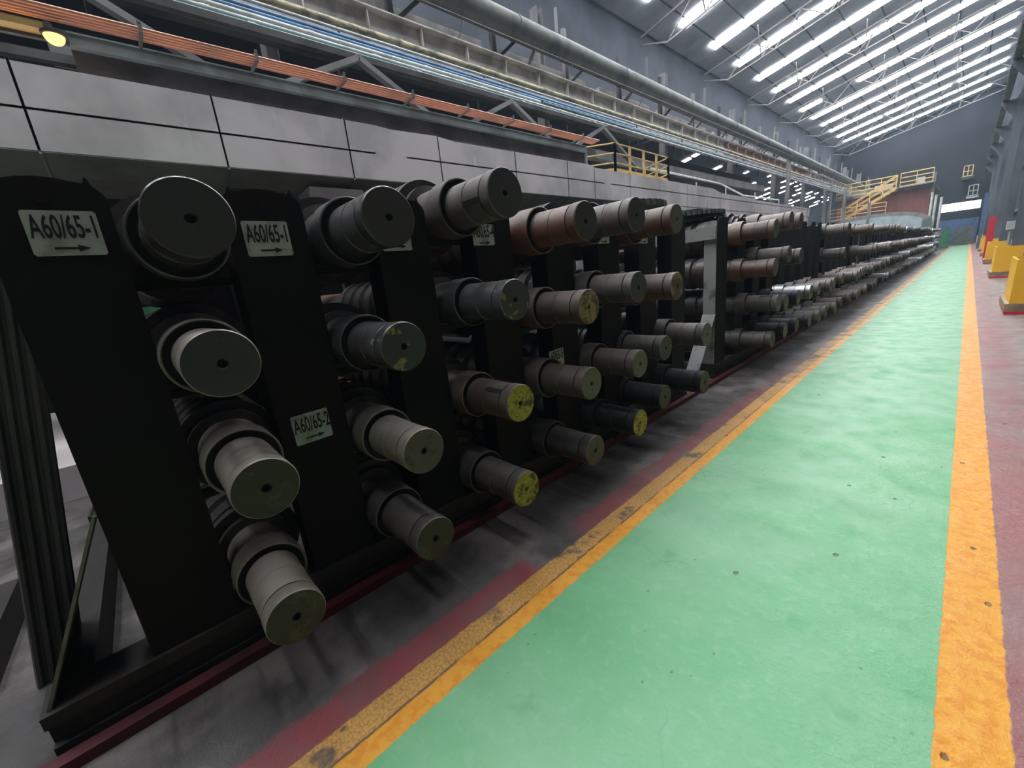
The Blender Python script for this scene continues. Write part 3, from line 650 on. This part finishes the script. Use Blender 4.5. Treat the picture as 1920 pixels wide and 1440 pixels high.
# ================================================================== RIGHT SIDE
GY = [2.76 + 8.24 * k for k in range(0, 9)]
for i, y in enumerate(GY):
    g = empty('column_guard', (0.85, y + 0.7, 0), 'yellow column guard on a concrete base, %s from the camera' % ORD[i], 'guard', 'yellow column guards')
    b = bm(); prism(b, [(0.60, 0.18), (1.14, 0.18), (1.14, 0.90), (0.605, 0.90)], 'y', y, y + 0.03)
    prism(b, [(0.60, 0.18), (0.63, 0.18), (0.63, 0.90), (0.605, 0.90)], 'y', y + 0.03, y + 1.35)
    prism(b, [(0.60, 0.18), (1.14, 0.18), (1.14, 0.90), (0.605, 0.90)], 'y', y + 1.35, y + 1.38)
    part('guard_plate', b, M['yellow'], g)
    b = bm(); box(b, 0.55, 1.2, y - 0.08, y + 1.46, 0.05, 0.18); part('base', b, M['base'], g)
    b = bm(); box(b, 0.56, 1.19, y - 0.09, y + 1.45, 0.0, 0.05); part('red_kerb', b, M['redpaint'], g)
    c = empty('wall_column', (0.93, y + 0.7, 0.18), 'grey steel wall column rising from a yellow guard, %s from the camera' % ORD[i], 'column', 'right-hand wall columns')
    b = bm(); yc = y + 0.7
    box(b, 0.92, 1.18, yc - 0.3, yc - 0.27, 0.18, 8.0); box(b, 0.92, 1.18, yc + 0.27, yc + 0.3, 0.18, 8.0); box(b, 1.04, 1.06, yc - 0.27, yc + 0.27, 0.18, 8.0)
    part('lower_shaft', b, M['column'], c)
    b = bm(); box(b, 1.0, 1.4, yc - 0.2, yc - 0.17, 8.0, 16.5); box(b, 1.0, 1.4, yc + 0.17, yc + 0.2, 8.0, 16.5); box(b, 1.19, 1.21, yc - 0.17, yc + 0.17, 8.0, 16.5)
    part('upper_shaft', b, M['column'], c)
    b = bm(); prism(b, [(0.38, 7.86), (1.18, 7.86), (1.18, 7.0), (0.92, 7.0), (0.38, 7.7)], 'y', yc - 0.1, yc + 0.1); part('bracket', b, M['column'], c)
# right crane girder
rg = empty('right_crane_girder', (0.5, -6, 7.86), 'grey crane girder on the right-hand columns', 'girder')
b = bm(); box(b, 0.50, 0.52, -6, 76, 7.90, 8.56); part('web', b, M['steelgrey'], rg)
b = bm(); box(b, 0.40, 0.64, -6, 76, 7.87, 7.90); box(b, 0.42, 0.64, -6, 76, 8.56, 8.60); part('flange', b, M['steelgrey'], rg)
for i, z in enumerate((2.2, 4.6, 6.8)):
    b = bm(); box(b, 1.56, 1.67, -6, 76, z, z + 0.12)
    tag(finish('wall_rail', b, M['steelgrey']), ['lowest', 'middle', 'topmost'][i] + ' horizontal rail along the right wall', 'rail', 'horizontal wall rails')
rc = empty('red_fire_box', (0.72, 32, 0), 'tall bright red fire equipment box between the guards', 'fire box')
b = bm(); box(b, 0.60, 0.84, 32.0, 32.35, 0, 2.0); part('cabinet', b, M['redpaint'], rc)
b = bm(); box(b, 0.59, 0.60, 32.05, 32.3, 1.2, 1.9); part('door', b, M['redpaint'], rc)
b = bm(); box(b, 0.50, 0.72, 51, 51.25, 0, 4.2); tag(finish('blue_post', b, M['blue']), 'blue painted post at the far right of the walkway', 'post')
b = bm(); box(b, 1.20, 1.62, 16.2, 17.6, 1.35, 1.9); box(b, 1.3, 1.4, 16.3, 16.4, 0, 1.35); box(b, 1.3, 1.4, 17.4, 17.5, 0, 1.35); tag(finish('olive_panel', b, M['olive']), 'olive control panel on legs beyond the nearest yellow guard', 'panel')
b = bm(); tube(b, (1.22, 21.5, 0.95), (1.22, 22.1, 0.95), 0.24, 16); box(b, 1.02, 1.42, 21.5, 22.1, 0, 0.75); tag(finish('grey_motor', b, M['cabgrey'], None, True), 'round grey motor behind the second yellow guard', 'motor')
b = bm(); box(b, 0.92, 1.12, 24.6, 24.9, 1.35, 1.65); box(b, 1.0, 1.05, 24.7, 24.75, 0, 1.35); tag(finish('white_box', b, M['cabgrey']), 'small white junction box on a post by the right wall', 'box')

# ================================================================== BEHIND THE RACKS
b = bm(); box(b, -5.6, -5.2, 0.55, 1.02, 2.3, 2.5); box(b, -5.45, -5.35, 0.6, 0.7, 0, 2.3); box(b, -5.45, -5.35, 0.87, 0.97, 0, 2.3); tag(finish('green_gantry', b, M['green']), 'green painted frame glimpsed above the first top roll', 'gantry')
b = bm(); box(b, -5.6, -4.9, -0.05, 0.34, 0.0, 1.55); tag(finish('green_machine', b, M['green']), 'green machine glimpsed between the first two rolls', 'machine')
b = bm(); box(b, -5.4, -5.0, 1.75, 2.15, 0.0, 1.5)
tag(finish('red_brown_machine', b, M['copper']), 'red brown machine glimpsed between the second column of rolls', 'machine')
# leaning ribbed sheets at the near end
rb = empty('ribbed_sheet_stack', (-2.5, -0.55, 0), 'stack of grimy ribbed sheets leaning at the near end of the rack', 'sheet stack')
def lean(z): return 0.165 * z
for j in range(2):
    b = bm()
    for i in range(4):
        x = -2.44 - 0.05 * j; y0 = -0.675 + 0.036 * i
        pts = [(x, y0), (x + 0.018, y0 + 0.008), (x + 0.018, y0 + 0.020), (x, y0 + 0.027), (x, y0 + 0.036), (x - 0.01, y0 + 0.036), (x - 0.01, y0)]
        A = [b.verts.new((px, py, 0.0)) for px, py in pts]; B = [b.verts.new((px, py + lean(1.9), 1.9)) for px, py in pts]
        b.faces.new(A); b.faces.new(B[::-1])
        for q in range(len(pts)): b.faces.new((A[q], B[q], B[(q + 1) % len(pts)], A[(q + 1) % len(pts)]))
    part('sheet', b, M['rib'], rb)
b = bm(); prism(b, [(-2.55, 0), (-3.3, 0), (-3.3, 0.16), (-2.55, 0.16)], 'y', -1.1, -0.8); tag(finish('floor_skid', b, M['rackdark']), 'dark steel skid on the floor at the near end of the rack', 'skid')
b = bm(); box(b, -8.5, -5.0, -2.7, -0.4, 0.0, 0.30); tag(finish('pale_plinth', b, M['duct']), 'pale plinth on the floor behind the racks', 'plinth')

# ================================================================== RACKS
PITCH = 0.605
PX = -1.95                                  # front plane of the posts
def post_outline(yc):
    L = [(-0.146, 0.185), (0.146, 0.185), (0.146, 1.845), (0.138, 1.862), (0.118, 1.884), (0.112, 1.905), (0.106, 1.907), (0.100, 1.890), (0.075, 1.892), (0.04, 1.901), (0.0, 1.904)]
    R = [(-y, z) for y, z in L[2:-1]][::-1]
    return [(yc + y, z) for y, z in L + R]
def make_post(yc, parent, mat, depth=0.15, front=True):
    b = bm(); out = post_outline(yc)
    prism(b, out, 'x', PX - 0.012, PX) if front else prism(b, out, 'x', -4.02, -4.008)
    xa, xb = (PX - depth, PX - 0.012) if front else (-4.008, -3.87)
    for s in (-1, 1):
        y0 = yc + s * 0.146; y1 = yc + s * 0.134
        prism(b, [(xa, 0.185), (xb, 0.185), (xb, 1.84), (xa, 1.80)], 'y', min(y0, y1), max(y0, y1))
    if front:
        tube(b, (PX - 0.002, yc, 1.845), (PX + 0.006, yc, 1.845), 0.022, 14)
    return part('post', b, mat, parent)
def make_rack(idx, y0, ncol, grey_end):
    yc0 = y0 + 0.146; yl = yc0 + PITCH * ncol
    words = ['nearest', 'second', 'third', 'fourth', 'fifth', 'sixth', 'seventh', 'eighth', 'ninth', 'farthest'][idx]
    r = empty('roll_rack', (PX - 1.0, yc0, 0), '%s black steel roll rack beside the green walkway%s' % (words, ', with grey end frame' if grey_end else ''), 'rack', 'roll racks')
    for k in range(ncol + 1):
        m = M['post']
        make_post(yc0 + PITCH * k, r, m); make_post(yc0 + PITCH * k, r, m, front=False)
    # floor beams, front channel with lip
    ya = y0 - (0.30 if idx == 0 else 0.02)
    for xb in (PX, -4.02):
        s = -1 if xb == PX else 1
        b = bm(); x0, x1 = sorted((xb + 0.02, xb + s * 0.16))
        box(b, x0, x1, ya, yl + 0.16, 0.0, 0.055); box(b, min(x0, x1) + 0.03, max(x0, x1) - 0.03, ya, yl + 0.16, 0.055, 0.135); box(b, x0, x1, ya, yl + 0.16, 0.135, 0.185)
        part('floor_beam', b, M['rackdark'], r)
    for y in (ya + 0.02, yl + 0.04):
        b = bm(); box(b, -3.86, PX - 0.14, y, y + 0.1, 0.0, 0.17); part('cross_beam', b, M['rackdark'], r)
    # sloping end braces
    off = 0.27 if idx == 0 else 0.45
    bmat = M['postgrey'] if grey_end else M['rackdark']  # grey brace colour includes the light falling on its upward face
    for xa in (PX - 0.155, -3.98) if idx < 2 else ():
        b = bm(); prism(b, [(y0 - off, 0.186), (y0 - off - 0.012, 0.186), (y0 - 0.012, 0.80), (y0, 0.80)], 'x', xa - (0.33 if idx == 0 and xa > -3 else 0), xa + 0.15)
        o = part('end_brace', b, bmat, r, label='worn grey end brace, lightened for the light on its upper face' if grey_end else None)
        if idx == 0:
            b2 = bm(); prism(b2, [(y0 - off - 0.016, 0.186), (y0 - off - 0.004, 0.186), (y0 - 0.004, 0.805), (y0 - 0.014, 0.805)], 'x', xa + 0.142, xa + 0.152); part('brace_edge_light', b2, M['edge'], r, label='bright edge strip carrying the light on the brace')  # thin strip coloured bright for light catching the brace
    if grey_end:
        b = bm(); box(b, PX - 0.15, PX - 0.01, y0 - 0.014, y0 - 0.002, 0.186, 1.86); part('end_plate', b, M['postgrey'], r, label='light grey worn face of the end post')
        b = bm(); box(b, -3.9, PX - 0.005, y0 - 0.06, y0 - 0.016, 1.66, 1.80); part('top_bar', b, M['postgrey'], r, label='light grey top bar of the end frame')
        b = bm(); box(b, -4.0, -3.86, y0 - 0.014, y0 - 0.002, 0.186, 1.86); part('end_plate', b, M['postgrey'], r, label='light grey worn face of the rear end post')
    return r, yc0
RACKY = [-0.261] + [5.10 + 4.72 * i for i in range(9)]
racks = []
for i, y in enumerate(RACKY): racks.append(make_rack(i, y, 7, i in (1, 3, 5)))
b = bm(); box(b, -1.90, -1.845, -1.2, 48.2, 0.0, 0.045)
tag(finish('red_floor_rail', b, M['redrail']), 'dark red floor rail along the front of the racks', 'rail')

def text_mesh(txt, size, mat, parent, loc, rot, name='lettering', sx=1.0, bold=0.0, ext=0.001):
    cu = bpy.data.curves.new('t', 'FONT'); cu.body = txt; cu.size = size; cu.offset = bold; cu.extrude = ext; cu.align_x = 'CENTER'; cu.align_y = 'CENTER'
    to = bpy.data.objects.new('t', cu); COL.objects.link(to); bpy.context.view_layer.update()
    me = bpy.data.meshes.new_from_object(to.evaluated_get(bpy.context.evaluated_depsgraph_get()))
    bpy.data.objects.remove(to)
    o = bpy.data.objects.new(name, me); COL.objects.link(o); me.materials.clear(); me.materials.append(mat)
    # text plane (x right, y up) onto the plane facing +X (right = +Y, up = +Z)
    me.transform(Matrix.Diagonal((sx, 1, 1, 1))); me.transform(Matrix.Rotation(rot, 4, 'Z'))
    me.transform(Matrix(((0, 0, 1, 0), (1, 0, 0, 0), (0, 1, 0, 0), (0, 0, 0, 1))))
    me.transform(Matrix.Translation(loc)); o.parent = parent
    return o

# ---------------------------------------------------------------- rolls: local x runs inward (negative) from the end face
def roll_parts():
    P = {}
    n = 44
    b = bm(); lathe(b, [(-0.064, 0.090), (-0.064, 0.1045), (-0.060, 0.106), (-0.005, 0.1065), (0.0, 0.1025)], n); P['end_ring'] = (b, 'groove')
    b = bm(); lathe(b, [(0.0, 0.1027), (0.0005, 0.018), (-0.004, 0.014), (-0.03, 0.012)], n, cap1=True); P['end_face'] = (b, 'f_dark')
    b = bm(); lathe(b, [(-0.0745, 0.090), (-0.0745, 0.1025), (-0.076, 0.1035), (-0.196, 0.1030), (-0.198, 0.1012), (-0.202, 0.1012), (-0.204, 0.1042), (-0.352, 0.1046)], n); P['shaft'] = (b, 'brown')
    b = bm(); lathe(b, [(-0.063, 0.0995), (-0.075, 0.0995)], n); P['groove'] = (b, 'groove')
    b = bm(); lathe(b, [(-0.345, 0.1052), (-0.350, 0.1075), (-0.3625, 0.110), (-0.3625, 0.130)], n); P['collar_recess'] = (b, 'groove')  # ring coloured black for the shade in the collar gap
    b = bm(); lathe(b, [(-0.364, 0.108), (-0.364, 0.129), (-0.346, 0.131), (-0.343, 0.135), (-0.346, 0.1395), (-0.465, 0.1405), (-0.475, 0.130), (-0.64, 0.128), (-0.65, 0.15)], n); P['collar'] = (b, 'brown')
    prof = [(-0.63, 0.128), (-0.64, 0.165), (-0.67, 0.165), (-0.672, 0.155), (-0.69, 0.155), (-0.692, 0.205), (-0.73, 0.208), (-0.735, 0.19)]
    x = -0.75
    for k in range(6):
        prof += [(x, 0.19), (x - 0.008, 0.207), (x - 0.11, 0.207), (x - 0.118, 0.178), (x - 0.165, 0.178)]; x -= 0.175
    prof += [(x, 0.19), (x - 0.008, 0.207), (x - 0.07, 0.207), (x - 0.075, 0.128), (x - 0.76, 0.126), (x - 0.765, 0.104), (x - 1.0, 0.104)]
    b = bm(); lathe(b, prof, n, cap1=True); P['barrel'] = (b, 'barrel')
    b = bm(); box(b, -0.20, -0.03, -0.013, 0.013, 0.095, 0.1048); box(b, -0.192, -0.038, -0.008, 0.008, 0.1045, 0.1052); P['keyway'] = (b, 'groove')  # slightly raised plate; the slot's shade is put into its black colour
    return P
proto = {}
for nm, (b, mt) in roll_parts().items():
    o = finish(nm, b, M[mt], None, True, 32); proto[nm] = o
    COL.objects.unlink(o)
SUB = {'end_face': 'end_ring', 'groove': 'shaft', 'collar_recess': 'collar', 'keyway': 'shaft'}
def place_roll(rack, x, y, z, rad, body, face, label, key=None, spin=None, stamp=None):
    """copy the roll, its parts and their sub-parts, and give the rack the cradles it lies on"""
    r = bpy.data.objects.new('steel_roll', None); COL.objects.link(r); r.location = (x, y, z); r.empty_display_size = 0.05
    r.rotation_euler = (spin if spin is not None else random.uniform(-0.5, 0.5), 0, 0)
    r.scale = (1, rad, rad)
    tag(r, label, 'roll', 'steel rolls stored in the racks')
    made = {}
    for nm in ('barrel', 'collar', 'shaft', 'end_ring', 'groove', 'collar_recess', 'end_face', 'keyway'):
        if nm == 'keyway' and key is None: continue
        o = proto[nm].copy(); COL.objects.link(o); o.parent = made[SUB[nm]] if nm in SUB else r; made[nm] = o
        if nm == 'keyway': o.rotation_euler = (key, 0, 0)
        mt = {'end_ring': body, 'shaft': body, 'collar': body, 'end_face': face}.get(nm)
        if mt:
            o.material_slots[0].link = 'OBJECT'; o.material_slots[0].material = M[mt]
        if nm == 'end_face' and face == 'f_yel': o['label'] = 'yellow painted end face'
        if nm == 'end_face' and face == 'f_patch': o['label'] = 'dark end face with a yellow grease patch'
    if stamp: text_mesh(stamp, 0.024, M['ink'], made['end_ring'], (0.0012, -0.040, 0.012), math.radians(62), 'stamped_number', 0.85, 0.0002, 0.0003)
    zt = z - 0.1285 * rad
    for xa in (PX - 0.125, -3.98):
        b = bm(); box(b, xa, xa + 0.05, y - 0.155, y + 0.155, zt - 0.03, zt - 0.001); part('cradle', b, M['post'], rack)
    return r
ROW = ['top row', 'second row', 'third row', 'bottom row']
DESC = {'tan': 'pale tan steel roll', 'black': 'black oily steel roll', 'brown': 'brown dusty steel roll', 'grey': 'grey dusty steel roll', 'darkroll': 'dark bluish steel roll', 'silver': 'shiny silver steel roll'}
FDESC = {'f_dark': 'dark end', 'f_olive': 'olive end', 'f_yel': 'yellow end', 'f_patch': 'yellow-spotted end', 'f_brown': 'brown end', 'f_dust': 'dusty end', 'f_ochre': 'ochre end'}
# first rack: Y, Z of each end centre, radius factor, body, face, keyway angle
first = [
 [(0.186, 1.712, 1.03, 'black', 'f_dark', None), (0.163, 1.294, 0.98, 'tan', 'f_dark', None), (0.185, 0.860, 0.98, 'tan', 'f_olive', None), (0.168, 0.347, 0.96, 'tan', 'f_olive', None)],
 [(0.799, 1.728, 1.03, 'black', 'f_dark', None), (0.771, 1.233, 0.95, 'black', 'f_patch', 2.2), (0.780, 0.770, 0.95, 'tan', 'f_brown', None), (0.764, 0.340, 0.95, 'grey', 'f_olive', None)],
 [(1.414, 1.847, 1.05, 'grey', 'f_dark', 1.75), (1.411, 1.352, 0.96, 'black', 'f_patch', None), (1.376, 0.818, 0.95, 'brown', 'f_yel', 0.75), (1.354, 0.324, 0.95, 'grey', 'f_yel', None)],
 [(2.024, 1.732, 1.03, 'brown', 'f_dark', None), (2.010, 1.246, 0.98, 'brown', 'f_ochre', None), (1.995, 0.770, 0.98, 'brown', 'f_dust', None), (1.995, 0.312, 0.95, 'grey', 'f_brown', None)],
 [(2.576, 1.780, 1.03, 'grey', 'f_dark', None), (2.581, 1.312, 1.0, 'grey', 'f_dark', -0.1), (2.578, 0.771, 0.95, 'brown', 'f_dust', None), (2.558, 0.323, 0.95, 'darkroll', 'f_yel', 0.35)],
 [(3.142, 1.764, 1.0, 'brown', 'f_dust', None), (3.150, 1.271, 1.0, 'brown', 'f_ochre', None), (3.10, 0.785, 0.95, 'grey', 'f_dark', None), (3.08, 0.37, 0.95, 'darkroll', 'f_dark', None)],
 [None, None, (3.730, 0.793, 1.0, 'grey', 'f_dust', None), (3.701, 0.351, 1.0, 'darkroll', 'f_dark', None)],
]
XOFF = {(5, 2): -0.07, (5, 3): -0.07}
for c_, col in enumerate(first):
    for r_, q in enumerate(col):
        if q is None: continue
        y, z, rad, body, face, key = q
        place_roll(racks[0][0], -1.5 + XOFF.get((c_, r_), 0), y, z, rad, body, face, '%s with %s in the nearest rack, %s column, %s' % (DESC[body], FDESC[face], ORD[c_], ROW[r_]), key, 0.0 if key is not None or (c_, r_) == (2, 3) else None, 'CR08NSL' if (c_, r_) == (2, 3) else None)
# stamped numbers on the two yellow ends
# second rack onwards
def rnd_body(far):
    return random.choice(['grey', 'grey', 'brown', 'brown', 'grey', 'darkroll', 'brown'] + (['silver'] if far else []))
FACES = ['f_dark', 'f_dust', 'f_brown', 'f_dust', 'f_dark']
second = {
 (0, 0): (5.689, 1.712, 'brown'), (0, 1): (5.634, 1.273, 'brown'), (0, 2): (5.781, 0.842, 'grey'), (0, 3): (5.762, 0.390, 'grey'),
 (1, 0): (6.16, 1.80, 'brown'), (1, 1): (6.27, 1.40, 'grey'), (1, 2): (6.20, 0.80, 'darkroll'), (1, 3): (6.3, 0.42, 'darkroll'),
 (2, 0): (6.72, 1.81, 'grey'), (2, 1): (6.75, 1.36, 'grey'), (2, 2): (6.85, 0.80, 'darkroll'), (2, 3): (6.9, 0.40, 'darkroll'),
 (3, 2): (7.50, 0.81, 'silver'), (3, 3): (7.5, 0.38, 'darkroll'), (4, 2): (8.1, 0.80, 'grey'), (4, 3): (8.1, 0.36, 'grey'),
 (5, 2): (8.7, 0.80, 'grey'), (5, 3): (8.7, 0.36, 'grey'), (6, 2): (9.25, 0.80, 'brown'), (6, 3): (9.25, 0.36, 'grey')}
XO2 = {(0, 2): 0.02}
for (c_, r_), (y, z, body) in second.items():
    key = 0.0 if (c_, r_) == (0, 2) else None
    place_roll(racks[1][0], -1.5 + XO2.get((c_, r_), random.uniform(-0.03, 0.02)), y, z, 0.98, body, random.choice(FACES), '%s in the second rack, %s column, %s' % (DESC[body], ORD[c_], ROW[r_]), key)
RW = ['third', 'fourth', 'fifth', 'sixth', 'seventh', 'eighth', 'ninth', 'farthest']
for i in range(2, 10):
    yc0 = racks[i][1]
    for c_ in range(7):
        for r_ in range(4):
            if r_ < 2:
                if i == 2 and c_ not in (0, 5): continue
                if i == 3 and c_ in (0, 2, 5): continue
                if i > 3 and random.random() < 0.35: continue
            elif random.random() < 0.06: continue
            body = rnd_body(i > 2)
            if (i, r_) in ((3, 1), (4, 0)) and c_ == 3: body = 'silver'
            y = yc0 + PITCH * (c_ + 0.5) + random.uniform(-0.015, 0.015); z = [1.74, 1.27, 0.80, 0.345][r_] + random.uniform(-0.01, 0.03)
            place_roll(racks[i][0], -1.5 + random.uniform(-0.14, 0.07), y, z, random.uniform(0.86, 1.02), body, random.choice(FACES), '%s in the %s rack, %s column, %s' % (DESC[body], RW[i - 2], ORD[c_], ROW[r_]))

# ---------------------------------------------------------------- placards on the posts
def sign(name_txt, yc, zc, w, h, rot, label, arrow=True):
    s = empty('rack_sign', (PX + 0.002, yc, zc), label, 'sign', 'placards on the rack posts')
    b = bm(); box(b, 0.0, 0.0025, -w / 2, w / 2, -h / 2, h / 2)
    bmesh.ops.bevel(b, geom=[e for e in b.edges if abs(e.verts[0].co.x - e.verts[1].co.x) > 0.001], offset=0.004, segments=2, affect='EDGES')
    o = finish('placard', b, M['sign'], s)
    if name_txt: text_mesh(name_txt, 0.096, M['ink'], s, (0.0032, 0.003, 0.016), 0.0, 'lettering', 0.43, 0.0016, 0.0005)
    b = bm(); prism(b, [(-0.035, -0.0035 - 0.045), (0.018, -0.0035 - 0.045), (0.018, -0.011 - 0.045), (0.048, -0.045), (0.018, 0.011 - 0.045), (0.018, 0.0035 - 0.045), (-0.035, 0.0035 - 0.045)], 'x', 0.0026, 0.0036)
    if arrow: finish('arrow', b, M['ink'], s)
    s.rotation_euler = (rot, 0, 0)
    return s
sign('A60/65-1', -0.092, 1.737, 0.167, 0.135, 0.0, 'stained placard reading A60/65-1 on the nearest post')
sign('A60/65-1', 0.479, 1.714, 0.167, 0.136, 0.0, 'cleaner placard reading A60/65-1 on the second post')
sign('A60/65-2', 0.475, 0.894, 0.160, 0.138, 0.02, 'placard reading A60/65-2 low on the second post')
sign('', 1.055, 1.715, 0.16, 0.13, 0.0, 'placard with an arrow behind the top roll on the third post')
sign('A60/65-4', 1.622, 1.722, 0.162, 0.118, 0.0, 'placard reading A60/65-4 on the fourth post')
sign('60/65-5', 2.186, 0.866, 0.155, 0.122, 0.03, 'placard ending 65-5 low on the fifth post')
sign('', 2.84, 1.71, 0.15, 0.12, 0.0, 'placard with an arrow high on the sixth post')
sign('', 3.44, 1.70, 0.15, 0.12, 0.0, 'half hidden placard high on the seventh post')

# ---------------------------------------------------------------- toothed discs stored flat on top of the racks
def toothed_disc(x, y, z, r, th, label):
    g = empty('toothed_disc', (x, y, z), label, 'disc', 'toothed discs lying on the racks')
    n = 46; b = bm(); pts = []
    for i in range(n):
        a = 2 * PI * i / n
        for da, f in ((0.0, 0.95), (0.25, 1.0), (0.6, 1.0), (0.85, 0.95)):
            q = a + da * 2 * PI / n; pts.append((x + r * f * math.cos(q), y + r * f * math.sin(q)))
    prism(b, pts, 'z', z, z + th); part('toothed_rim', b, M['sheetdark'], g)
    b = bm(); tube(b, (x, y, z + th), (x, y, z + th + 0.05), r * 0.45, 28); part('hub', b, M['sheetdark'], g)
for i, (x, y, z, r, th) in enumerate([(-2.60, 3.80, 1.978, 0.62, 0.055), (-2.72, 5.95, 2.012, 0.50, 0.05), (-2.9, 7.4, 1.95, 0.58, 0.05), (-2.9, 8.9, 1.95, 0.60, 0.05)]):
    toothed_disc(x, y, z, r, th, 'dark green toothed disc lying flat on top of the racks, %s from the camera' % ORD[i])
